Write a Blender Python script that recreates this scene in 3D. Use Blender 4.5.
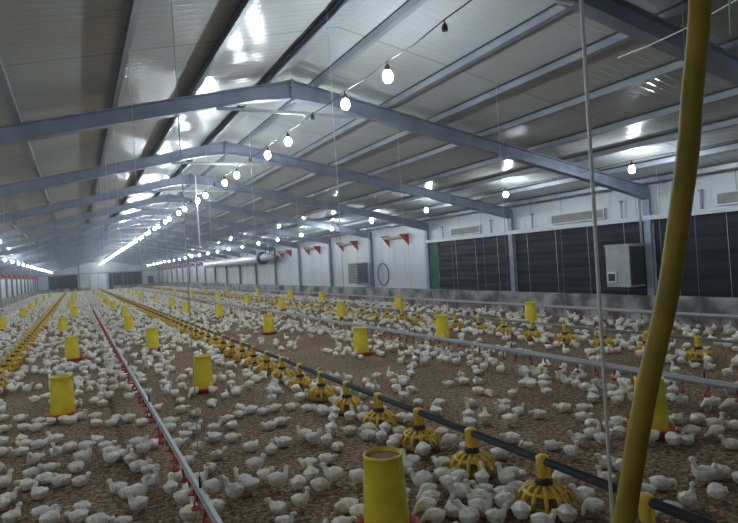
import bpy, bmesh, math, random
from mathutils import Vector, Matrix
import numpy as np

random.seed(11)
SC = bpy.context.scene
COL = SC.collection
for o in list(bpy.data.objects):
    bpy.data.objects.remove(o)

# ------------------------------------------------------------------ camera
CAM_R = Vector((0.89207, -0.44793, -0.05971)).normalized()
CAM_F = Vector((0.44878, 0.89364, 0.00098)).normalized()
CAM_U = CAM_R.cross(CAM_F).normalized()
CAM_R = CAM_F.cross(CAM_U).normalized()
EYE = Vector((0.0, 0.0, 1.5))
FPX = 583.15
cd = bpy.data.cameras.new('camera')
cam = bpy.data.objects.new('camera', cd)
COL.objects.link(cam)
cam.matrix_world = Matrix(((CAM_R.x, CAM_U.x, -CAM_F.x, EYE.x),
                           (CAM_R.y, CAM_U.y, -CAM_F.y, EYE.y),
                           (CAM_R.z, CAM_U.z, -CAM_F.z, EYE.z),
                           (0, 0, 0, 1)))
cd.sensor_width = 36.0
cd.lens = FPX / 738.0 * 36.0
cd.clip_start = 0.05
cd.clip_end = 300
SC.camera = cam

def project(x, y, z):
    d = Vector((x, y, z)) - EYE
    w = d.dot(CAM_F)
    if w < 0.2:
        return (-999, -999, w)
    return (369 + FPX * d.dot(CAM_R) / w, 261.5 - FPX * d.dot(CAM_U) / w, w)

# ------------------------------------------------------------------ world, exposure
wd = bpy.data.worlds.new('world')
SC.world = wd
wd.use_nodes = True
wd.node_tree.nodes['Background'].inputs[0].default_value = (0.5, 0.6, 0.8, 1)
wd.node_tree.nodes['Background'].inputs[1].default_value = 0.01
SC.view_settings.view_transform = 'Standard'
SC.view_settings.look = 'None'
SC.view_settings.gamma = 1.0
SC.view_settings.use_curve_mapping = False
SC.view_settings.exposure = 2.25
vs_ = wd.node_tree.nodes.new('ShaderNodeVolumeScatter')      # dusty air
vs_.inputs['Color'].default_value = (.86, .93, 1, 1)
vs_.inputs['Density'].default_value = 0.0030
vs_.inputs['Anisotropy'].default_value = 0.5
wd.node_tree.links.new(vs_.outputs[0], wd.node_tree.nodes['World Output'].inputs['Volume'])
BULB = 62.0          # emission of a lit bulb
BULB_COLOR = (0.84, 0.94, 1.0)

# ------------------------------------------------------------------ materials
def mat(name, color, rough=0.6, metal=0.0, noise=0.0, nscale=8.0, bump=0.0, bscale=60.0,
        color2=None, spec=None, emit=None, estr=0.0, stretch=None, lo=0.35, hi=0.65, detail=4.0):
    m = bpy.data.materials.new(name)
    m.use_nodes = True
    nt = m.node_tree
    b = nt.nodes['Principled BSDF']
    b.inputs['Base Color'].default_value = (*color, 1)
    b.inputs['Roughness'].default_value = rough
    b.inputs['Metallic'].default_value = metal
    if spec is not None:
        b.inputs['Specular IOR Level'].default_value = spec
    if emit:
        b.inputs['Emission Color'].default_value = (*emit, 1)
        b.inputs['Emission Strength'].default_value = estr
    tc = nt.nodes.new('ShaderNodeTexCoord')
    mp = nt.nodes.new('ShaderNodeMapping')
    nt.links.new(tc.outputs['Object'], mp.inputs['Vector'])
    if stretch:
        mp.inputs['Scale'].default_value = stretch
    if color2:
        n = nt.nodes.new('ShaderNodeTexNoise')
        n.inputs['Scale'].default_value = nscale
        n.inputs['Detail'].default_value = detail
        r = nt.nodes.new('ShaderNodeValToRGB')
        r.color_ramp.elements[0].position = lo
        r.color_ramp.elements[1].position = hi
        r.color_ramp.elements[0].color = (*color, 1)
        r.color_ramp.elements[1].color = (*color2, 1)
        nt.links.new(mp.outputs[0], n.inputs['Vector'])
        nt.links.new(n.outputs['Fac'], r.inputs[0])
        nt.links.new(r.outputs[0], b.inputs['Base Color'])
    if bump:
        n2 = nt.nodes.new('ShaderNodeTexNoise')
        n2.inputs['Scale'].default_value = bscale
        n2.inputs['Detail'].default_value = 4
        bp = nt.nodes.new('ShaderNodeBump')
        bp.inputs['Strength'].default_value = bump
        bp.inputs['Distance'].default_value = 0.02
        nt.links.new(mp.outputs[0], n2.inputs['Vector'])
        nt.links.new(n2.outputs['Fac'], bp.inputs['Height'])
        nt.links.new(bp.outputs[0], b.inputs['Normal'])
    return m

def ribbed(name, color, rough, axis, pitch, depth, seam=None, dirt=None, seam_color=None):
    """painted sheet with shallow ribs across one world axis, joints and faint stains"""
    m = mat(name, color, rough)
    nt = m.node_tree
    b = nt.nodes['Principled BSDF']
    tc = [n for n in nt.nodes if n.type == 'TEX_COORD'][0]
    sx = nt.nodes.new('ShaderNodeSeparateXYZ')
    nt.links.new(tc.outputs['Object'], sx.inputs[0])
    def frac(p):
        dv = nt.nodes.new('ShaderNodeMath'); dv.operation = 'DIVIDE'; dv.inputs[1].default_value = p
        nt.links.new(sx.outputs[axis], dv.inputs[0])
        fr = nt.nodes.new('ShaderNodeMath'); fr.operation = 'FRACT'
        nt.links.new(dv.outputs[0], fr.inputs[0])
        return fr
    f = frac(pitch)
    r = nt.nodes.new('ShaderNodeValToRGB')
    e = r.color_ramp.elements
    e[0].position = 0.0; e[0].color = (0, 0, 0, 1)
    e[1].position = 1.0; e[1].color = (0, 0, 0, 1)
    for ps, v in ((0.1, 1), (0.22, 1), (0.32, 0)):
        q = r.color_ramp.elements.new(ps); q.color = (v, v, v, 1)
    nt.links.new(f.outputs[0], r.inputs[0])
    n2 = nt.nodes.new('ShaderNodeTexNoise'); n2.inputs['Scale'].default_value = 1.3
    nt.links.new(tc.outputs['Object'], n2.inputs['Vector'])
    ad = nt.nodes.new('ShaderNodeMath'); ad.operation = 'ADD'
    nt.links.new(r.outputs[0], ad.inputs[0])
    mu = nt.nodes.new('ShaderNodeMath'); mu.operation = 'MULTIPLY'; mu.inputs[1].default_value = 0.7
    nt.links.new(n2.outputs['Fac'], mu.inputs[0]); nt.links.new(mu.outputs[0], ad.inputs[1])
    bp = nt.nodes.new('ShaderNodeBump'); bp.inputs['Strength'].default_value = 0.6
    bp.inputs['Distance'].default_value = depth
    nt.links.new(ad.outputs[0], bp.inputs['Height'])
    nt.links.new(bp.outputs[0], b.inputs['Normal'])
    mix = nt.nodes.new('ShaderNodeMix'); mix.data_type = 'RGBA'
    mix.inputs[6].default_value = (*color, 1)
    mix.inputs[7].default_value = (*(dirt or [c * 0.8 for c in color]), 1)
    n3 = nt.nodes.new('ShaderNodeTexNoise'); n3.inputs['Scale'].default_value = 0.6; n3.inputs['Detail'].default_value = 6
    nt.links.new(tc.outputs['Object'], n3.inputs['Vector'])
    r3 = nt.nodes.new('ShaderNodeValToRGB')
    r3.color_ramp.elements[0].position = 0.42; r3.color_ramp.elements[1].position = 0.68
    nt.links.new(n3.outputs['Fac'], r3.inputs[0]); nt.links.new(r3.outputs[0], mix.inputs[0])
    out = mix.outputs[2]
    if seam:
        fs = frac(seam)
        cp = nt.nodes.new('ShaderNodeMath'); cp.operation = 'LESS_THAN'; cp.inputs[1].default_value = 0.018
        nt.links.new(fs.outputs[0], cp.inputs[0])
        m2 = nt.nodes.new('ShaderNodeMix'); m2.data_type = 'RGBA'
        m2.inputs[7].default_value = (*(seam_color or [c * 0.45 for c in color]), 1)
        nt.links.new(cp.outputs[0], m2.inputs[0]); nt.links.new(out, m2.inputs[6])
        out = m2.outputs[2]
    nt.links.new(out, b.inputs['Base Color'])
    return m

M = {}
M['roof'] = ribbed('white roof sheet', (0.54, 0.57, 0.585), 0.20, 1, 0.125, 0.004, seam=2.0, dirt=(0.48, 0.47, 0.43), seam_color=(.40, .40, .38))
M['wall'] = ribbed('white wall sheet', (0.62, 0.66, 0.70), 0.45, 1, 0.2, 0.006, seam=1.0, dirt=(0.50, 0.53, 0.56))
M['gable'] = ribbed('white gable sheet', (0.62, 0.66, 0.70), 0.45, 0, 0.2, 0.006, seam=1.0)
M['steel'] = mat('blue grey painted steel', (0.27, 0.31, 0.39), 0.45, 0.1, color2=(0.19, 0.22, 0.29), nscale=3)
M['purlin'] = mat('galvanised purlin steel', (0.33, 0.36, 0.41), 0.42, 0.3, color2=(0.24, 0.27, 0.31), nscale=2)
M['kerb'] = mat('dirty whitewashed concrete', (0.42, 0.42, 0.41), 0.9, color2=(0.10, 0.10, 0.10), nscale=1.6, bump=0.6, bscale=14, lo=0.42, hi=0.62, detail=8)
M['curtain'] = mat('black blackout sheeting', (0.008, 0.010, 0.018), 0.5, color2=(0.016, 0.019, 0.030), nscale=2.0, bump=0.25, bscale=3, stretch=(1, 0.4, 9), spec=0.2)
M['green'] = mat('green sheeting', (0.005, 0.10, 0.05), 0.6)
M['rail'] = mat('pale rail', (0.55, 0.58, 0.62), 0.45, 0.2)
M['vent'] = mat('grey beige inlet flap', (0.27, 0.27, 0.25), 0.6, color2=(0.20, 0.20, 0.19), nscale=8)
M['red'] = mat('red plastic', (0.38, 0.022, 0.016), 0.45)
M['yellow'] = mat('yellow plastic', (0.80, 0.53, 0.05), 0.38, color2=(0.66, 0.40, 0.04), nscale=5)
M['drum'] = mat('yellow feeder plastic', (0.88, 0.73, 0.03), 0.4, color2=(0.76, 0.60, 0.03), nscale=9)
M['hose'] = mat('grimy yellow plastic', (0.33, 0.235, 0.004), 0.6, color2=(0.17, 0.115, 0.004), nscale=6, lo=0.4, hi=0.7)
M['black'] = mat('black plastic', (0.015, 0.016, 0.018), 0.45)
M['pipe'] = mat('dark grey feed pipe', (0.075, 0.09, 0.10), 0.35, 0.2)
M['galv'] = mat('galvanised pipe', (0.30, 0.33, 0.34), 0.35, 0.6)
M['alu'] = mat('pale aluminium profile', (0.44, 0.46, 0.48), 0.55, 0.1)
M['white'] = mat('off white cord', (0.88, 0.88, 0.84), 0.7)
M['cord'] = mat('thin grey cord', (0.55, 0.56, 0.54), 0.8)
M['feed'] = mat('feed meal', (0.30, 0.21, 0.11), 0.95, color2=(0.16, 0.11, 0.06), nscale=60, bump=0.6, bscale=80)
M['box'] = mat('light grey cabinet', (0.40, 0.43, 0.45), 0.45, color2=(0.30, 0.32, 0.34), nscale=4)
M['grill'] = mat('dark grey grill', (0.05, 0.055, 0.06), 0.5)
M['door'] = mat('white door sheet', (0.75, 0.80, 0.85), 0.4)
M['duct'] = mat('milky plastic tube', (0.62, 0.66, 0.68), 0.35, bump=0.4, bscale=6)
M['bulb'] = mat('lit bulb glass', (1, 1, 1), 0.3, emit=BULB_COLOR, estr=BULB)
M['down'] = mat('white down', (0.92, 0.89, 0.82), 0.9, color2=(0.66, 0.56, 0.42), nscale=22, bump=0.5, bscale=70, lo=0.45, hi=0.75)
M['skin'] = mat('pale orange skin', (0.55, 0.30, 0.17), 0.6)
M['eye'] = mat('dark eye', (0.01, 0.01, 0.01), 0.3)

# litter: brown husk and shavings, a fine speckle over broad damp patches
def litter():
    m = bpy.data.materials.new('brown husk litter'); m.use_nodes = True
    nt = m.node_tree; b = nt.nodes['Principled BSDF']
    b.inputs['Roughness'].default_value = 0.95
    b.inputs['Specular IOR Level'].default_value = 0.15
    tc = nt.nodes.new('ShaderNodeTexCoord')
    def noise(sc, det, rough=0.6):
        n = nt.nodes.new('ShaderNodeTexNoise'); n.inputs['Scale'].default_value = sc
        n.inputs['Detail'].default_value = det; n.inputs['Roughness'].default_value = rough
        nt.links.new(tc.outputs['Object'], n.inputs['Vector']); return n
    n1 = noise(26, 5, 0.8)
    vo = nt.nodes.new('ShaderNodeTexVoronoi'); vo.inputs['Scale'].default_value = 46
    nt.links.new(tc.outputs['Object'], vo.inputs['Vector'])
    r1 = nt.nodes.new('ShaderNodeValToRGB')
    e = r1.color_ramp.elements
    e[0].position = 0.38; e[0].color = (0.075, 0.048, 0.028, 1)
    e[1].position = 0.66; e[1].color = (0.74, 0.58, 0.40, 1)
    q = e.new(0.5); q.color = (0.29, 0.198, 0.118, 1)
    nt.links.new(n1.outputs['Fac'], r1.inputs[0])
    mx = nt.nodes.new('ShaderNodeMix'); mx.data_type = 'RGBA'; mx.blend_type = 'MULTIPLY'
    mx.inputs[0].default_value = 1.0
    n2 = noise(1.1, 4)
    r2 = nt.nodes.new('ShaderNodeValToRGB')
    r2.color_ramp.elements[0].position = 0.35; r2.color_ramp.elements[0].color = (0.70, 0.68, 0.66, 1)
    r2.color_ramp.elements[1].position = 0.65; r2.color_ramp.elements[1].color = (1.0, 1.0, 1.0, 1)
    nt.links.new(n2.outputs['Fac'], r2.inputs[0])
    nt.links.new(r1.outputs[0], mx.inputs[6]); nt.links.new(r2.outputs[0], mx.inputs[7])
    nt.links.new(mx.outputs[2], b.inputs['Base Color'])
    ad = nt.nodes.new('ShaderNodeMath'); ad.operation = 'ADD'
    nt.links.new(n1.outputs['Fac'], ad.inputs[0]); nt.links.new(vo.outputs['Distance'], ad.inputs[1])
    bp = nt.nodes.new('ShaderNodeBump'); bp.inputs['Strength'].default_value = 0.9; bp.inputs['Distance'].default_value = 0.02
    nt.links.new(ad.outputs[0], bp.inputs['Height']); nt.links.new(bp.outputs[0], b.inputs['Normal'])
    return m
M['litter'] = litter()

# ------------------------------------------------------------------ mesh builder
class MB:
    def __init__(s):
        s.v = []; s.f = []; s.m = []; s.sm = []
    def add(s, vs, fs, mi=0, smooth=False):
        k = len(s.v)
        s.v += [tuple(v) for v in vs]
        s.f += [tuple(i + k for i in f) for f in fs]
        s.m += [mi] * len(fs); s.sm += [smooth] * len(fs)
        return s
    def box(s, x0, x1, y0, y1, z0, z1, mi=0):
        v = [(x, y, z) for z in (z0, z1) for y in (y0, y1) for x in (x0, x1)]
        f = [(0, 2, 3, 1), (4, 5, 7, 6), (0, 1, 5, 4), (2, 6, 7, 3), (0, 4, 6, 2), (1, 3, 7, 5)]
        return s.add(v, f, mi)
    def hexa(s, v8, mi=0):
        f = [(0, 2, 3, 1), (4, 5, 7, 6), (0, 1, 5, 4), (2, 6, 7, 3), (0, 4, 6, 2), (1, 3, 7, 5)]
        return s.add(v8, f, mi)
    def lathe(s, prof, n=16, c=(0, 0, 0), mi=0, smooth=True, close=True):
        vs = []; fs = []
        for (r, z) in prof:
            for k in range(n):
                a = 2 * math.pi * k / n
                vs.append((c[0] + r * math.cos(a), c[1] + r * math.sin(a), c[2] + z))
        for i in range(len(prof) - 1):
            for k in range(n):
                k2 = (k + 1) % n
                fs.append((i * n + k, i * n + k2, (i + 1) * n + k2, (i + 1) * n + k))
        if close:
            fs.append(tuple(reversed(range(n))))
            fs.append(tuple((len(prof) - 1) * n + k for k in range(n)))
        return s.add(vs, fs, mi, smooth)
    def tube(s, pts, r, n=8, mi=0, smooth=True, caps=True):
        pts = [Vector(p) for p in pts]
        vs = []; fs = []
        prev = None
        for i, p in enumerate(pts):
            t = (pts[min(i + 1, len(pts) - 1)] - pts[max(i - 1, 0)])
            t = t.normalized() if t.length > 1e-9 else Vector((0, 0, 1))
            if prev is None:
                a = Vector((0, 0, 1)) if abs(t.z) < 0.9 else Vector((1, 0, 0))
                side = t.cross(a).normalized()
            else:
                side = (prev - t * prev.dot(t)).normalized()
            prev = side
            up = side.cross(t)
            rr = r[i] if isinstance(r, (list, tuple)) else r
            for k in range(n):
                an = 2 * math.pi * k / n
                vs.append(p + side * rr * math.cos(an) + up * rr * math.sin(an))
        for i in range(len(pts) - 1):
            for k in range(n):
                k2 = (k + 1) % n
                fs.append((i * n + k, i * n + k2, (i + 1) * n + k2, (i + 1) * n + k))
        if caps:
            fs.append(tuple(reversed(range(n))))
            fs.append(tuple((len(pts) - 1) * n + k for k in range(n)))
        return s.add(vs, fs, mi, smooth)
    def mesh(s, name, mats):
        me = bpy.data.meshes.new(name)
        me.from_pydata(s.v, [], s.f)
        for m in (mats if isinstance(mats, (list, tuple)) else [mats]):
            me.materials.append(m)
        me.polygons.foreach_set('material_index', s.m)
        me.polygons.foreach_set('use_smooth', s.sm)
        me.update()
        return me
    def build(s, name, mats, parent=None, loc=(0, 0, 0)):
        o = bpy.data.objects.new(name, s.mesh(name, mats))
        COL.objects.link(o)
        o.location = loc
        if parent: o.parent = parent
        return o

def tag(o, label=None, cat=None, group=None, kind=None):
    if label: o['label'] = label
    if cat: o['category'] = cat
    if group: o['group'] = group
    if kind: o['kind'] = kind
    return o

def empty(name, loc, label=None, cat=None, group=None, rz=0):
    o = bpy.data.objects.new(name, None)
    o.empty_display_size = 0.1
    COL.objects.link(o); o.location = loc; o.rotation_euler = (0, 0, rz)
    return tag(o, label, cat, group)

def link_copy(src, parent=None, loc=None, rz=None):
    c = src.copy(); COL.objects.link(c); c.parent = parent
    if loc is not None: c.location = loc
    if rz is not None: c.rotation_euler = (0, 0, rz)
    return c

ORD = ['first', 'second', 'third', 'fourth', 'fifth', 'sixth', 'seventh', 'eighth', 'ninth', 'tenth', 'eleventh',
       'twelfth', 'thirteenth', 'fourteenth', 'fifteenth', 'sixteenth', 'seventeenth', 'eighteenth', 'nineteenth', 'twentieth']
TENS = {2: 'twenty', 3: 'thirty', 4: 'forty', 5: 'fifty'}
def ordinal(i):      # 0 -> first
    n = i + 1
    if n <= 20: return ORD[i]
    if n % 10 == 0: return TENS[n // 10][:-1] + 'ieth'
    return TENS[n // 10] + '-' + ORD[n % 10 - 1]

# ------------------------------------------------------------------ dimensions (metres)
XL, XR, XM = -4.35, 9.96, 2.80       # side walls and ridge
Y0, BAY = 7.683, 4.0
NF0, NF1 = -3, 19                     # frames behind the camera to the far gable
YB, YE = Y0 + BAY * NF0, Y0 + BAY * NF1
def ztop(x):                          # top of the rafters
    return 4.08 - (0.235 * (XM - x) if x < XM else 0.200 * (x - XM))
def zroof(x):
    return ztop(x) + 0.115

# ------------------------------------------------------------------ setting
f = MB().add([(XL - .2, YB, 0), (XR + .2, YB, 0), (XR + .2, YE + .2, 0), (XL - .2, YE + .2, 0)], [(0, 1, 2, 3)])
tag(f.build('floor', M['litter']), kind='structure', label='brown husk litter floor of the poultry house')

r = MB()
for xa, xb in ((XL - .3, XM), (XM, XR + .3)):
    a, b = zroof(xa), zroof(xb)
    r.hexa([(xa, YB, a), (xb, YB, b), (xa, YE + .3, a), (xb, YE + .3, b),
            (xa, YB, a + .06), (xb, YB, b + .06), (xa, YE + .3, a + .06), (xb, YE + .3, b + .06)])
tag(r.build('ceiling', M['roof']), kind='structure', label='white ribbed roof sheets on both slopes')

w = MB().box(XR + .10, XR + .16, YB, YE, 0.5, zroof(XR) + .03)
tag(w.build('wall_right', M['wall']), kind='structure', label='white ribbed side wall on the right')
w = MB().box(XL - .16, XL - .10, YB, YE, 0.5, zroof(XL) + .03)
tag(w.build('wall_left', M['wall']), kind='structure', label='white ribbed side wall on the left')
for nm, x0, x1 in (('trim_right', XR - .08, XR + .2), ('trim_left', XL - .2, XL + .08)):
    k = MB(); n = int((YE - YB) / 0.5)
    rnd = random.Random(4)
    ins = x0 if nm == 'trim_right' else x1
    out = x1 if nm == 'trim_right' else x0
    vs = []; fs = []
    for i in range(n + 1):
        y = YB + (YE - YB) * i / n
        j = rnd.uniform(-.012, .012)
        vs += [(ins + j, y, 0), (ins + j * .5, y, .27 + j), (ins + j, y, .52 + j), (out, y, .53)]
    for i in range(n):
        for q in range(3):
            a = i * 4 + q
            fs.append((a, a + 1, a + 5, a + 4))
    k.add(vs, fs)
    tag(k.build(nm, M['kerb']), kind='structure', label='dirty whitewashed concrete kerb under the side wall')
# far gable and back gable
def gable(name, y, y2):
    g = MB()
    g.hexa([(XL - .1, y, 0.4), (XM, y, 0.4), (XL - .1, y2, 0.4), (XM, y2, 0.4),
            (XL - .1, y, zroof(XL)), (XM, y, zroof(XM)), (XL - .1, y2, zroof(XL)), (XM, y2, zroof(XM))])
    g.hexa([(XM, y, 0.4), (XR + .1, y, 0.4), (XM, y2, 0.4), (XR + .1, y2, 0.4),
            (XM, y, zroof(XM)), (XR + .1, y, zroof(XR)), (XM, y2, zroof(XM)), (XR + .1, y2, zroof(XR))])
    g.box(XL - .1, XR + .1, y, y2, 0, 0.4)
    return tag(g.build(name, M['gable']), kind='structure')
gable('wall_back', YE + .12, YE + .2)['label'] = 'white gable wall at the far end'
gable('wall_front', YB - .2, YB - .12)['label'] = 'gable wall at the near end behind the viewer'

# steel portal frames: one rafter pair and two columns at each bay line
def ibeam(mb, A, B, depth_a, depth_b, y, wd=0.15, tw=0.008, tf=0.014):
    """I section from A to B (x,z of the TOP flange), web in the frame plane"""
    (xa, za), (xb, zb) = A, B
    for (t0, t1, hw) in ((0, tf, wd / 2), (tf, None, tw), (None, 'b', wd / 2)):
        if t0 == 0:
            a0, a1, b0, b1 = za, za - tf, zb, zb - tf
        elif t1 is None:
            a0, a1, b0, b1 = za - tf, za - depth_a + tf, zb - tf, zb - depth_b + tf
        else:
            a0, a1, b0, b1 = za - depth_a + tf, za - depth_a, zb - depth_b + tf, zb - depth_b
        mb.hexa([(xa, y - hw, a1), (xb, y - hw, b1), (xa, y + hw, a1), (xb, y + hw, b1),
                 (xa, y - hw, a0), (xb, y - hw, b0), (xa, y + hw, a0), (xb, y + hw, b0)])
for k in range(NF0, NF1 + 1):
    y = Y0 + BAY * k
    mb = MB()
    zl = ztop
    ibeam(mb, (XL, zl(XL)), (XL + 1.3, zl(XL + 1.3)), .26, .19, y)
    ibeam(mb, (XL + 1.3, zl(XL + 1.3)), (XM - .5, zl(XM - .5)), .19, .20, y)
    ibeam(mb, (XM - .5, zl(XM - .5)), (XM, zl(XM)), .20, .26, y)
    ibeam(mb, (XM, zl(XM)), (XM + .5, zl(XM + .5)), .26, .21, y)
    ibeam(mb, (XM + .5, zl(XM + .5)), (XR - 1.4, zl(XR - 1.4)), .21, .21, y)
    ibeam(mb, (XR - 1.4, zl(XR - 1.4)), (XR, zl(XR)), .21, .26, y)
    mb.box(XM - .02, XM + .02, y - .085, y + .085, zl(XM) - .29, zl(XM) + .01)      # apex plates
    for bx in (-.045, .045):
        for bz in (-.07, -.14, -.21):
            for sy in (-1, 1):
                mb.box(XM + bx * .7 - .012, XM + bx * .7 + .012, y + sy * .05 - .012, y + sy * .05 + .012, zl(XM) + bz - .012, zl(XM) + bz + .012)
    o = mb.build('roof_rafter', M['steel'])
    tag(o, kind='structure', label='blue grey steel rafter pair across the house')
    for s, x in (('l', XL), ('r', XR)):
        c = MB(); h = zl(x) - .02
        q = 1 if s == 'l' else -1
        xi, xo = x + q * .02, x - q * .12
        lo, hi = min(xi, xo), max(xi, xo)
        c.box(xi - .007, xi + .007, y - .075, y + .075, 0, h)
        c.box(xo - .007, xo + .007, y - .075, y + .075, 0, h)
        c.box(lo, hi, y - .006, y + .006, 0, h)
        o = c.build('wall_column', M['steel'])
        tag(o, kind='structure', label='blue grey steel column against the side wall')
# collar ties under the ridge
    t = MB()
    zt = 3.61
    t.tube([(XM - 1.05, y - .03, zt + .02), (XM + 1.15, y - .03, zt + .02)], .024, 8)
    t.box(XM + .15, XM + .21, y - .06, y, zt - .02, zt + .05)
    o = t.build('collar_tie', M['rail'])
    tag(o, kind='structure', label='thin steel tie bar under the ridge')
# purlins: C sections running the length of the house
for x in (-4.2, -3.6, -2.55, -1.5, -.47, .54, 1.47, 2.5, 3.13, 4.27, 5.11, 6.05, 7.1, 7.97, 8.9, 9.75):
    z = ztop(x); p = MB(); s = 1 if x < XM else -1
    sl = .235 if x < XM else -.2
    def q(dx0, dx1, h0, h1):
        v = []
        for hz in (h0, h1):
            for yy in (YB, YE):
                for dx in (dx0, dx1):
                    v.append((x + dx, yy, z + hz + sl * dx))
        p.hexa(v)
    q(-.004, .004, .0, .078)
    q(0, -.055 * s, 0, .006); q(0, -.055 * s, .072, .078)
    q(-.055 * s, -.050 * s, 0, .018)
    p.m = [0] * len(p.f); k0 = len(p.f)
    q(-.010 * s, -.048 * s, .078, .114)  # added black strip, paints in the shadow gap between purlin and roof
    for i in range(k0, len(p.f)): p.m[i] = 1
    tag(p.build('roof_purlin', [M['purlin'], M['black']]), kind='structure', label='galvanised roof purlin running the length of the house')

# right wall fittings -------------------------------------------------
tag(MB().box(XR - .03, XR + .06, YB, Y0 + 8, 1.99, 2.07).box(XR - .045, XR - .03, YB, Y0 + 8, 2.03, 2.08).build('trim_rail', M['rail']),
    kind='structure', label='pale rail above the black curtains')
def curtain(y0, y1, label, green=False):
    root = empty('blackout_curtain', (XR + .05, (y0 + y1) / 2, .52), label, 'curtain', 'black curtains on the right wall')
    mb = MB(); ny, nz = 24, 44; vs = []; fs = []
    rnd = random.Random(int(y0 * 10))
    ph = [rnd.uniform(0, 6) for _ in range(6)]
    yb = y1 - (.42 if green else 0)
    for i in range(ny + 1):
        for j in range(nz + 1):
            yy = y0 + (yb - y0) * i / ny; zz = .50 + 1.5 * j / nz
            d = .003 * math.sin(zz * 42 + ph[0] + .5 * math.sin(yy * 2 + ph[1])) + .005 * math.sin(zz * 17 + yy * 1.4 + ph[2]) + .006 * math.sin(yy * 5 + ph[3])
            vs.append((d, yy - (y0 + y1) / 2, zz - .52))
    for i in range(ny):
        for j in range(nz):
            a = i * (nz + 1) + j
            fs.append((a, a + nz + 1, a + nz + 2, a + 1))
    mb.add(vs, fs, 0, True)
    mb.build('sheet', M['curtain'], root)
    if green:
        tag(MB().box(-.02, 0, yb - (y0 + y1) / 2, (y1 - y0) / 2, -.02, 1.48).build('edge_sheet', M['green'], root), label='green edge sheet')
    for i in range(4):
        yy = (y1 - y0) * (-.38 + .25 * i)
        MB().tube([(-.035, yy, 0), (-.035, yy + .02, 1.5)], .003, 5).build('cord', M['white'], root)
CUR = ['black curtain beside the yellow hose, at the right edge of the photo', 'black curtain behind and left of the grey wall heater',
       'black curtain with a green left edge next to the white wall']
curtain(Y0 - 4 + .1, Y0 - .1, CUR[0])
curtain(Y0 + .1, Y0 + 4 - .1, CUR[1])
curtain(Y0 + 4.1, Y0 + 8 - .1, CUR[2], True)
# flat inlet flaps in the white band
for i, (ya, yb, lb) in enumerate(((13.0, 14.35, 'grey inlet flap above the green edged black curtain'), (8.75, 10.25, 'grey inlet flap above the curtain left of the heater'),
                                  (4.9, 6.3, 'grey inlet flap above the rightmost black curtain'))):
    e = empty('air_inlet_flap', (XR + .06, (ya + yb) / 2, 2.12), lb, 'air inlet', 'flat inlet flaps above the curtains')
    h = (yb - ya) / 2
    MB().box(-.02, .04, -h, h, .02, .20).build('flap', M['vent'], e)
    MB().box(-.035, .04, -h - .02, h + .02, .20, .225).box(-.035, .04, -h - .02, h + .02, -.005, .02).box(-.035, .04, -h - .02, -h, .02, .2).box(-.035, .04, h, h + .02, .02, .2).build('frame', M['rail'], e)
# hanging straps of the white band
for i, y in enumerate((6.6, 8.3, 10.9, 12.5, 14.8)):
    tag(MB().box(XR + .02, XR + .04, y - .02, y + .02, 2.08, 2.44).box(XR + .0, XR + .05, y - .03, y + .03, 2.40, 2.44).build('trim_strap', M['steel']),
        kind='structure', label='short steel strap on the white band above the curtains')
# conduit on the column by the heater
tag(MB().tube([(XR - .05, Y0 + .12, 1.5), (XR - .05, Y0 + .12, 2.5), (XR - .2, Y0 + .12, 2.56), (XR - .45, Y0 + .1, 2.56)], .022, 8).build('cable_conduit', M['rail']),
    'pale conduit climbing from the grey wall heater beside its column', 'conduit')

# red ended air inlets ------------------------------------------------
def inlet_meshes(q):
    sh = MB()
    L = .66
    # tilted open flap between two red cheeks
    sh.hexa([(q * .26, -L, .30), (q * .27, -L, .32), (q * .26, L, .30), (q * .27, L, .32),
             (q * .08, -L, .24), (q * .09, -L, .26), (q * .08, L, .24), (q * .09, L, .26)])
    back = MB().box(-.02, .02, -L, L, .24, .36)
    ch = MB()
    ch.add([(0, -.012, -.02), (0, .012, -.02), (0, -.012, .38), (0, .012, .38), (q * .34, -.012, .38), (q * .34, .012, .38)],
           [(0, 2, 4), (1, 5, 3), (0, 1, 3, 2), (2, 3, 5, 4), (4, 5, 1, 0)])
    ch.box(min(0, q * .34), max(0, q * .34), -.06, .06, .345, .38)
    return (sh.mesh('flap', M['white']), ch.mesh('cheek', M['red']), back.mesh('frame', M['vent']))
def put(name, me, parent, loc=(0, 0, 0), rz=0):
    o = bpy.data.objects.new(name, me); COL.objects.link(o); o.parent = parent; o.location = loc; o.rotation_euler = (0, 0, rz)
    return o
IR, IL = inlet_meshes(-1), inlet_meshes(1)
for side, X, ims, ks in (('right', XR + .09, IR, range(2, 19)), ('left', XL - .09, IL, range(2, 19))):
    cnt = 0
    for k in ks:
        y = Y0 + BAY * k + 1.95
        lb = 'red ended air inlet on the %s wall, %s along from the viewer' % (side, ordinal(cnt)); cnt += 1
        e = empty('air_inlet', (X, y, 2.0 if side == 'right' else 1.78), lb, 'air inlet', 'red ended air inlets on the %s wall' % side)
        put('flap', ims[0], e); put('frame', ims[2], e)
        put('cheek', ims[1], e, (0, -.68, 0)); put('cheek', ims[1], e, (0, .68, 0))

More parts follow.
